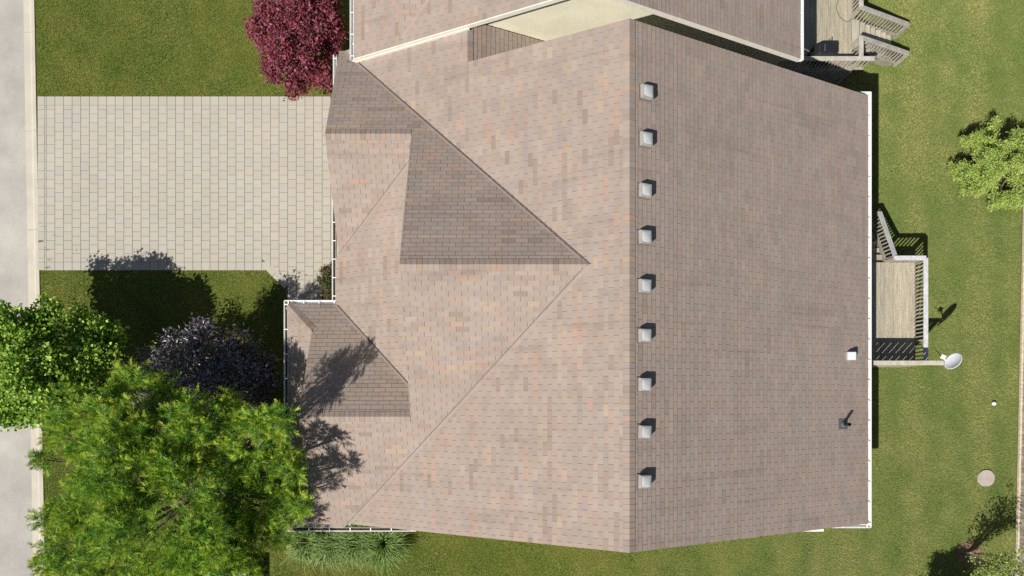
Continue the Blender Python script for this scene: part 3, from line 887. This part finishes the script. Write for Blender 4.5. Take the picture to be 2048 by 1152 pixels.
def leaf_mesh(name, pos, dirs, nrm, length, width, cols, fold=.15):
    n = len(pos); side = unit(np.cross(dirs, nrm)); up = unit(np.cross(side, dirs))
    l = length[:, None]; w_ = width[:, None]
    V = np.stack([pos, pos + dirs*l*.45 + side*w_/2 + up*w_*fold, pos + dirs*l, pos + dirs*l*.45 - side*w_/2 + up*w_*fold], 1).reshape(-1, 3)
    i = np.arange(n)*4
    F = np.concatenate([np.stack([i, i+1, i+2], 1), np.stack([i, i+2, i+3], 1)])
    return np_mesh(name, V, F, np.concatenate([cols, cols]))

def px_lobes(lst): return [(tuple(P(a, b, z)), r) for a, b, z, r in lst]

def limbs(root, base, top, lobes, r0, mat, name='trunk', lean=.5):
    m1 = MB(); b, tp = Vector(base), Vector(top)
    m1.tube([b, b.lerp(tp, .4)+Vector((random.uniform(-.06, .06), random.uniform(-.06, .06), 0)), tp], [r0, r0*.75, r0*.5], 9)
    for c, r in lobes:
        c = Vector(c); st = b.lerp(tp, random.uniform(.5, .95)); mid = st.lerp(c, .55) + Vector((random.uniform(-.15, .15), random.uniform(-.15, .15), -.12))
        m1.tube([st, mid, c], [r0*.42, r0*.28, r0*.12], 6)
        for k in range(4):
            e = c + Vector((random.uniform(-1, 1), random.uniform(-1, 1), random.uniform(-.3, .8)))*r*.85
            m1.tube([mid.lerp(c, .6), mid.lerp(e, .7), e], [r0*.16, r0*.1, r0*.04], 5)
    return m1.build(name, mat, root)

def broadleaf(name, label, cat, base, lobes, dens, ll, lw, palette, mat, trunk_r=.1, shell=.45, barkm='bark', upb=.7, group=None, per=9, spread=.75):
    lobes = px_lobes(lobes)
    root = empty(name, base, label, cat, group)
    cz = sum(c[2] for c, r in lobes)/len(lobes)
    cx = sum(c[0] for c, r in lobes)/len(lobes); cy = sum(c[1] for c, r in lobes)/len(lobes)
    limbs(root, base, (base[0]*.5+cx*.5, base[1]*.5+cy*.5, cz*.8), lobes, trunk_r, M[barkm])
    # twig clusters: leaves gather round twig ends
    cpos, cout, cl = lobe_points(lobes, dens, shell)
    n = len(cpos)
    pos = np.repeat(cpos, per, 0) + rng.normal(size=(n*per, 3))*ll*spread
    out = np.repeat(cout, per, 0)
    d = unit(out*.6 + rng.normal(size=out.shape)*.7 + np.array([0, 0, -.15]))
    nr = unit(out*.35 + np.array([0, 0, upb]) + rng.normal(size=out.shape)*.45)
    tint = np.repeat(rng.random(n), per); pal = np.array(palette)
    k = np.clip((tint*len(pal)).astype(int), 0, len(pal)-1)
    cols = pal[k]*(1+.22*rng.normal(size=(len(pos), 1))).clip(.5, 1.6)
    L = ll*(1+.25*rng.normal(size=len(pos))).clip(.5, 1.6); W = L*lw
    ok = pos[:, 2] > .02
    me = leaf_mesh('crown', pos[ok], d[ok], nr[ok], L[ok], W[ok], cols[ok])
    link_mesh('crown', me, M[mat], root)
    return root

# ------------------------------------------------------------------ trees
broadleaf('red_maple_tree', 'burgundy leaved maple beside the driveway and house corner', 'tree', (-6.6, 11.6, 0),
          [(560, 60, 2.6, .75), (620, 35, 2.9, .85), (600, 105, 2.7, .75), (645, 125, 2.2, .45), (555, 115, 2.0, .55), (610, 160, 1.6, .50),
           (640, 165, 1.5, .36), (530, 75, 1.9, .45), (655, 50, 2.6, .45), (575, -20, 2.6, .85), (640, -30, 2.8, .7), (585, 175, 1.3, .3), (545, 20, 2.2, .5), (660, 90, 2.3, .35)],
          560, .088, .62, [(.22, .045, .075), (.31, .080, .110), (.14, .030, .055), (.27, .050, .065), (.23, .085, .11), (.20, .075, .06)], 'leafred', .09, .55, per=13, spread=.9)
broadleaf('street_maple_tree', 'bright green maple overhanging the road and kerb', 'tree', (-14.4, 1.35, 0),
          [(30, 670, 3.3, .75), (105, 655, 3.0, .7), (60, 750, 3.6, .95), (150, 735, 3.1, .8), (205, 690, 2.5, .7), (40, 820, 3.0, .55), (115, 815, 3.1, .65),
           (-40, 740, 3.4, 1.0), (225, 765, 2.2, .55), (-20, 650, 3.0, .6), (170, 640, 2.4, .4), (-60, 800, 3.1, .8)],
          620, .105, .75, [(.17, .33, .03), (.27, .43, .05), (.11, .22, .025), (.42, .55, .11), (.20, .37, .035)], 'leaf', .11, .4, per=9, spread=1.0, upb=1.0)
broadleaf('purple_plum_tree', 'almost black purple leaved plum between lawn and bungalow', 'tree', (-9.3, .9, 0),
          [(415, 700, 2.5, .75), (360, 750, 2.9, .75), (465, 730, 2.7, .7), (435, 790, 2.9, .8), (325, 715, 1.7, .45), (515, 770, 2.3, .55), (380, 830, 2.8, .8),
           (310, 740, 1.7, .4), (500, 715, 2.2, .4), (530, 800, 2.1, .4), (450, 685, 2.2, .4), (310, 790, 1.9, .55), (350, 680, 1.8, .28), (290, 710, 1.5, .25), (545, 770, 2.2, .25), (480, 680, 2.3, .28), (535, 735, 2.0, .3)],
          300, .125, .40, [(.10, .088, .105), (.16, .145, .168), (.06, .05, .064), (.26, .24, .265)], 'leafdark', .09, .5, per=9, spread=1.0)
CEDAR = []
for k in range(70):
    a_ = random.uniform(0, 2*math.pi); q_ = math.sqrt(random.random()); cxp, cyp = 2026+q_*124*math.cos(a_), 328+q_*84*math.sin(a_)*(1.0 if math.sin(a_) > 0 else 1.1)
    CEDAR.append((cxp, cyp, max(.3, 2.1*(1-q_*.72)+random.uniform(-.4, .4)), random.uniform(.13, .28)))
broadleaf('cedar_shrub', 'pale yellow green spreading cedar by the back fence', 'shrub', (17.3, 8.3, 0),
          CEDAR, 2300, .085, .30, [(.34, .45, .105), (.42, .52, .13), (.27, .38, .08), (.46, .55, .15)], 'leaf', .08, .5, upb=.9, per=8, spread=.55)
broadleaf('conifer_shrub', 'dark conifer whose shadow falls across the lower lawn corner', 'shrub', (14.1, -7.1, 0),
          [(1893, 1245, 1.9, .45), (1925, 1240, 2.1, .4), (1860, 1252, 1.7, .4), (1910, 1265, 2.5, .45), (1955, 1250, 1.9, .4), (1880, 1260, 1.2, .6), (1920, 1270, 1.2, .6)],
          1300, .08, .45, [(.05, .09, .03), (.07, .11, .04)], 'leaf', .08, .3)

# the big feathery tree
def feather_tree(name, label, base, lobes, dens):
    lobes = px_lobes(lobes); root = empty(name, base, label, 'tree')
    limbs(root, base, (base[0]+.3, base[1], 4.0), lobes, .15, M['bark'])
    sp, so_, sl = lobe_points(lobes, dens, .45)
    n = len(sp); per = 16
    axis = unit(so_*.8 + np.array([0, 0, .55]) + rng.normal(size=(n, 3))*.35)
    # leaves radiate from the shoot, drooping at the tip
    ax = np.repeat(axis, per, 0); t = np.tile(np.linspace(0, 1, per), n)
    slen = np.repeat(.20+.12*rng.random(n), per)
    pos = np.repeat(sp, per, 0) + ax*(t*slen)[:, None]
    rad = unit(np.cross(ax, rng.normal(size=ax.shape)))
    d = unit(rad*(1.15-.75*t)[:, None] + ax*(.35+.9*t)[:, None])
    L = (.23-.08*t)*(1+.25*rng.normal(size=len(t))).clip(.5, 1.5)
    tone = np.repeat(rng.random(n), per)
    g = np.array([.150, .33, .028]); yv = np.array([.44, .49, .055]); dk = np.array([.075, .19, .024])
    a = np.clip(t*.65 + tone*.5 - .3 + .12*rng.normal(size=len(t)), 0, 1)[:, None]
    cols = np.where(tone[:, None] < .22, dk*(1-a)+g*a, g*(1-a)+yv*a)
    cols *= (1+.30*rng.normal(size=(len(t), 1))).clip(.5, 1.5)
    side = unit(np.cross(d, np.array([0, 0, 1.0]) + rng.normal(size=d.shape)*.5))
    down = np.array([0, 0, -1.0]); wv = (.0066*(1+.3*rng.normal(size=len(t))).clip(.5, 1.6))[:, None]
    m_ = pos + d*(L*.5)[:, None] + down*(L*.05)[:, None]; e = pos + d*L[:, None] + down*(L*.25)[:, None]
    VV = [np.stack([pos - side*wv*.5, pos + side*wv*.5, m_ + side*wv], 1), np.stack([pos - side*wv*.5, m_ + side*wv, m_ - side*wv], 1), np.stack([m_ - side*wv, m_ + side*wv, e], 1)]
    CC = [cols]*3
    for f in (.3, .55, .8):
        rp = pos + d*(L*f)[:, None] + down*(L*.25*f*f)[:, None]
        for sg in (-1, 1):
            tipp = rp + (side*sg*.62 + d*.75 + down*.15)*(.085*(1.15-f*.5)*(1+.25*rng.normal(size=len(t))).clip(.5, 1.5))[:, None]
            VV.append(np.stack([rp - d*.006, rp + d*.013, tipp], 1)); CC.append(cols*(.8+.4*rng.random((len(t), 1))))
    V = np.concatenate(VV).reshape(-1, 3); F = np.arange(len(V)).reshape(-1, 3)
    me = np_mesh('crown', V, F, np.concatenate(CC)); link_mesh('crown', me, M['leaf'], root)
    return root
FEATHER = [(170, 850, 4.2, 1.0), (270, 800, 4.6, .85), (380, 880, 5.4, 1.2), (445, 835, 5.5, .5), (498, 880, 6.0, .5), (250, 940, 5.6, 1.35), (180, 990, 4.5, 1.1),
           (350, 1020, 6.0, 1.5), (470, 1000, 5.2, 1.0), (521, 935, 5.7, .4), (516, 1025, 5.3, .48), (420, 1120, 5.2, 1.2), (250, 1120, 5.0, 1.3), (165, 1110, 4.2, .95),
           (330, 1210, 4.8, 1.3), (506, 1090, 4.6, .5), (270, 740, 4.1, .35), (210, 1230, 4.4, 1.2), (480, 1190, 4.6, .8), (92, 920, 3.8, .2), (92, 1035, 3.8, .17),
           (95, 1130, 3.7, .17), (345, 810, 4.8, .5), (130, 800, 3.8, .4), (230, 860, 5.0, .8), (475, 930, 5.4, .65), (480, 845, 5.6, .3),
           (541, 845, 6.5, .22), (516, 850, 6.5, .2), (571, 852, 6.1, .17), (566, 835, 6.7, .15), (576, 915, 5.8, .2), (551, 920, 5.6, .22), (596, 985, 5.6, .18), (571, 995, 5.4, .22),
           (586, 1030, 5.2, .2), (601, 1008, 5.9, .14), (561, 1070, 4.7, .2), (586, 945, 6.0, .14)]
feather_tree('feathery_shade_tree', 'large yellow green feathery tree in front of the bungalow', (-9.6, -2.6, 0), FEATHER, 155)

# sapling at the lower right
sap = empty('sapling_tree', (15.98, -5.2, 0), 'thin sparse sapling in the mulch ring by the fence', 'tree')
m1 = MB(); ends = []
B0 = Vector((15.98, -5.2, -.02))
for k in range(7):
    tip = B0 + Vector((random.uniform(-.75, .55), random.uniform(-.55, .75), random.uniform(2.2, 3.4)))
    s0 = B0 + Vector((random.uniform(-.03, .03), random.uniform(-.03, .03), 0))
    pts = [s0, s0.lerp(tip, .35)+Vector((random.uniform(-.06, .06), random.uniform(-.06, .06), 0)), s0.lerp(tip, .7), tip]
    m1.tube(pts, [.035, .026, .016, .006], 7)
    for j in range(9):
        t = random.uniform(.35, 1); p0 = s0.lerp(tip, t); e = p0 + Vector((random.uniform(-.5, .5), random.uniform(-.5, .5), random.uniform(.05, .4)))
        m1.tube([p0, p0.lerp(e, .5), e], [.009, .006, .003], 5); ends += [p0.lerp(e, .5), e, p0.lerp(e, .8)]
m1.build('trunk', M['palebark'], sap)
E = np.array([tuple(e) for e in ends]); E = np.repeat(E, 11, 0) + rng.normal(size=(len(E)*11, 3))*.08
dd = unit(rng.normal(size=E.shape)); nn = unit(rng.normal(size=E.shape)*.5 + np.array([0, 0, 1.]))
cc = np.array([.27, .36, .08])*(1+.25*rng.normal(size=(len(E), 1))).clip(.5, 1.6)
LL = .075*(1+.3*rng.normal(size=len(E))).clip(.5, 1.5)
link_mesh('crown', leaf_mesh('crown', E, dd, nn, LL, LL*.55, cc), M['leaf'], sap)

# ornamental grasses and small shrubs
def tuft(name, label, c, n, hgt, spread, cols, group=None, cat='grass clump', wd=.011):
    root = empty(name, (c[0], c[1], 0), label, cat, group)
    a = rng.random(n)*2*np.pi; r = rng.random(n)**.5*.34
    b = np.stack([c[0]+r*np.cos(a), c[1]+r*np.sin(a), np.full(n, -.02)], 1)
    d = np.stack([np.cos(a), np.sin(a), np.zeros(n)], 1) + rng.normal(size=(n, 3))*np.array([.3, .3, 0])
    sp = (spread*(.25+.75*rng.random(n)))[:, None]; h = (hgt*(.7+.4*rng.random(n)))[:, None]
    up = np.array([0, 0, 1.0]); side = unit(np.cross(d, up))*wd
    p1 = b + d*sp*.35 + up*h*.75; p2 = b + d*sp*.8 + up*h; p3 = b + d*sp*1.25 + up*h*.72
    V = np.stack([b-side, b+side, p1+side, p1-side, p2+side*.8, p2-side*.8, p3], 1).reshape(-1, 3); i = np.arange(n)*7
    F = np.concatenate([np.stack(q, 1) for q in ([i, i+1, i+2], [i, i+2, i+3], [i+3, i+2, i+4], [i+3, i+4, i+5], [i+5, i+4, i+6])])
    C = np.array(cols)[rng.integers(0, len(cols), n)]*(1+.2*rng.normal(size=(n, 1))).clip(.5, 1.5)
    link_mesh('blades', np_mesh('blades', V, F, np.concatenate([C]*5)), M['leaf'], root)
    return root
gcol = [(.12, .23, .035), (.20, .31, .07), (.33, .42, .15), (.08, .17, .03)]
for px, py, sp_, lab in ((615, 1078, .5, 'ornamental grass clump under the side gutter, first from the big tree'), (662, 1084, .58, 'ornamental grass clump under the side gutter, second from the big tree'),
                         (712, 1080, .55, 'ornamental grass clump under the side gutter, third from the big tree'), (765, 1086, .6, 'ornamental grass clump under the side gutter, farthest from the big tree')):
    c = P(px, py, .3); tuft('ornamental_grass', lab, (c.x, c.y), 1500, .62, sp_, gcol, 'ornamental grasses along the side wall', wd=.008)
broadleaf('garden_shrub', 'small green and brown shrub beside the garage gutter', 'shrub', (-6.2, 4.2, 0),
          [(652, 562, .45, .28), (660, 585, .4, .3), (655, 545, .3, .2)], 1800, .06, .5, [(.07, .12, .03), (.15, .10, .05), (.19, .12, .06), (.05, .10, .03)], 'leaf', .02, .2)
broadleaf('porch_shrub', 'low dark shrub against the front bay under the plum', 'shrub', (-7.4, -.6, 0),
          [(570, 850, .6, .35), (575, 880, .5, .35), (560, 905, .5, .3)], 900, .07, .5, [(.04, .07, .02), (.06, .05, .03)], 'leaf', .02, .2)
m1 = MB(); t = [(-6.55, 3.15, -.008), (-5.0, 3.15, -.008), (-5.0, 4.78, -.008), (-6.55, 4.78, -.008)]
m1.prism(t, [(x, y, -.1) for x, y, z in t]); m1.build('flower_bed', M['soil'], kind='structure', label='small soil bed beside the garage')

# ------------------------------------------------------------------ grass
def make_grass():
    dens = 2300
    zones = [(-16.8, -4.6, 10.7, 15.0), (-16.8, -6.3, -7.6, 5.0), (10.2, 18.0, -7.6, 15.2), (-7, 10.6, -7.6, -3.0), (8.0, 11.2, 8.6, 11.4)]
    PP = []
    for x0, x1, y0, y1 in zones:
        n = int((x1-x0)*(y1-y0)*dens); q = np.stack([x0+(x1-x0)*rng.random(n), y0+(y1-y0)*rng.random(n)], 1); PP.append(q)
    q = np.concatenate(PP); x, y = q[:, 0], q[:, 1]
    ok = x > kerb_r(y)-.005
    ok &= ~((x > dx0-.02) & (x < dx1) & (y < dyt+.005) & (y > dyb-.005))
    ok &= ~((x > (533-1024)/G) & (x < -4.9) & (y > 3.0) & (y < dyb+.01) & (x + y > (533-1024)/G + dyb))
    ok &= ~((x > wx0) & (x < -4.9) & (y > 2.5) & (y < dyb))
    ok &= ~((x > -6.3) & (x < 10.25) & (y > -3.2) & (y < 9.0))
    ok &= x < fx(y)-.0
    ok &= ~((x > 15.3) & (x < 16.7) & ((x-15.99)**2 + (y+5.21)**2 < .40**2))
    ok &= ((x-P(1972, 956).x)**2 + (y-P(1972, 956).y)**2) > .3**2
    q = q[ok]; n = len(q)
    h = .022+.028*rng.random(n); a = rng.random(n)*2*np.pi
    # slow patches of tone
    def fbm(s, seed):
        r = np.random.default_rng(seed); v = 0
        for k in range(14):
            f = s*(1+2.2*r.random()); th = r.random()*6.28; v = v + np.sin((q[:, 0]*np.cos(th)+q[:, 1]*np.sin(th))*f + r.random()*6.28)
        return v/14**.5
    t = .47 + .22*fbm(.8, 1) + .20*fbm(2.6, 2) + .09*fbm(7, 3) + .07*rng.normal(size=n)
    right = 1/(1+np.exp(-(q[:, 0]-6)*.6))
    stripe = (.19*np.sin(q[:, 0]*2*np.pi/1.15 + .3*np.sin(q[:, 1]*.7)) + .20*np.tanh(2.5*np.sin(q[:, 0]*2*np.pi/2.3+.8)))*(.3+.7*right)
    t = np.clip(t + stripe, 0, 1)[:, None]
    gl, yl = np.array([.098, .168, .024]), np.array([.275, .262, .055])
    gr, yr = np.array([.185, .268, .085]), np.array([.39, .385, .160])  # right lawn coloured lighter, standing in for sun backscatter towards the camera
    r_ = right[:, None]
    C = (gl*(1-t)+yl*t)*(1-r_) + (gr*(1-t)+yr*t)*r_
    b = np.c_[q, np.full(n, -.03)]; d = np.stack([np.cos(a), np.sin(a), np.zeros(n)], 1)
    side = np.stack([-np.sin(a), np.cos(a), np.zeros(n)], 1)*(.005+.005*rng.random(n))[:, None]
    tip = b + d*(h*(.3+1.0*rng.random(n)))[:, None] + np.array([0, 0, 1])*h[:, None]
    V = np.stack([b-side, b+side, tip], 1).reshape(-1, 3)
    F = np.arange(3*n).reshape(-1, 3)
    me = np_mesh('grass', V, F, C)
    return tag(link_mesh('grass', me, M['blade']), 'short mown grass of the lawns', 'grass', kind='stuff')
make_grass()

# weeds in the paving joints
def weeds():
    V, C = [], []
    for px, py, nn in ((82, 483, 60), (100, 520, 40), (95, 500, 25), (88, 453, 14), (96, 535, 40), (150, 500, 14), (238, 318, 8), (365, 535, 26), (110, 470, 10)):
        c = P(px, py)
        for k in range(nn):
            b = np.array([c.x+random.uniform(-.09, .09), c.y+random.uniform(-.018, .018), .0]); a = random.uniform(0, 6.28); l = random.uniform(.02, .05)
            d = np.array([math.cos(a)*l, math.sin(a)*l, l*.7]); sd_ = np.array([-math.sin(a), math.cos(a), 0])*.006
            V += [b-sd_, b+sd_, b+d]; g = random.uniform(.7, 1.3); C.append((.14*g, .17*g, .03*g))
    V = np.array(V); F = np.arange(len(V)).reshape(-1, 3)
    tag(link_mesh('joint_weeds', np_mesh('joint_weeds', V, F, np.array(C)), M['blade']), 'tiny weeds sprouting in the paving joints', 'weeds', kind='stuff')
weeds()
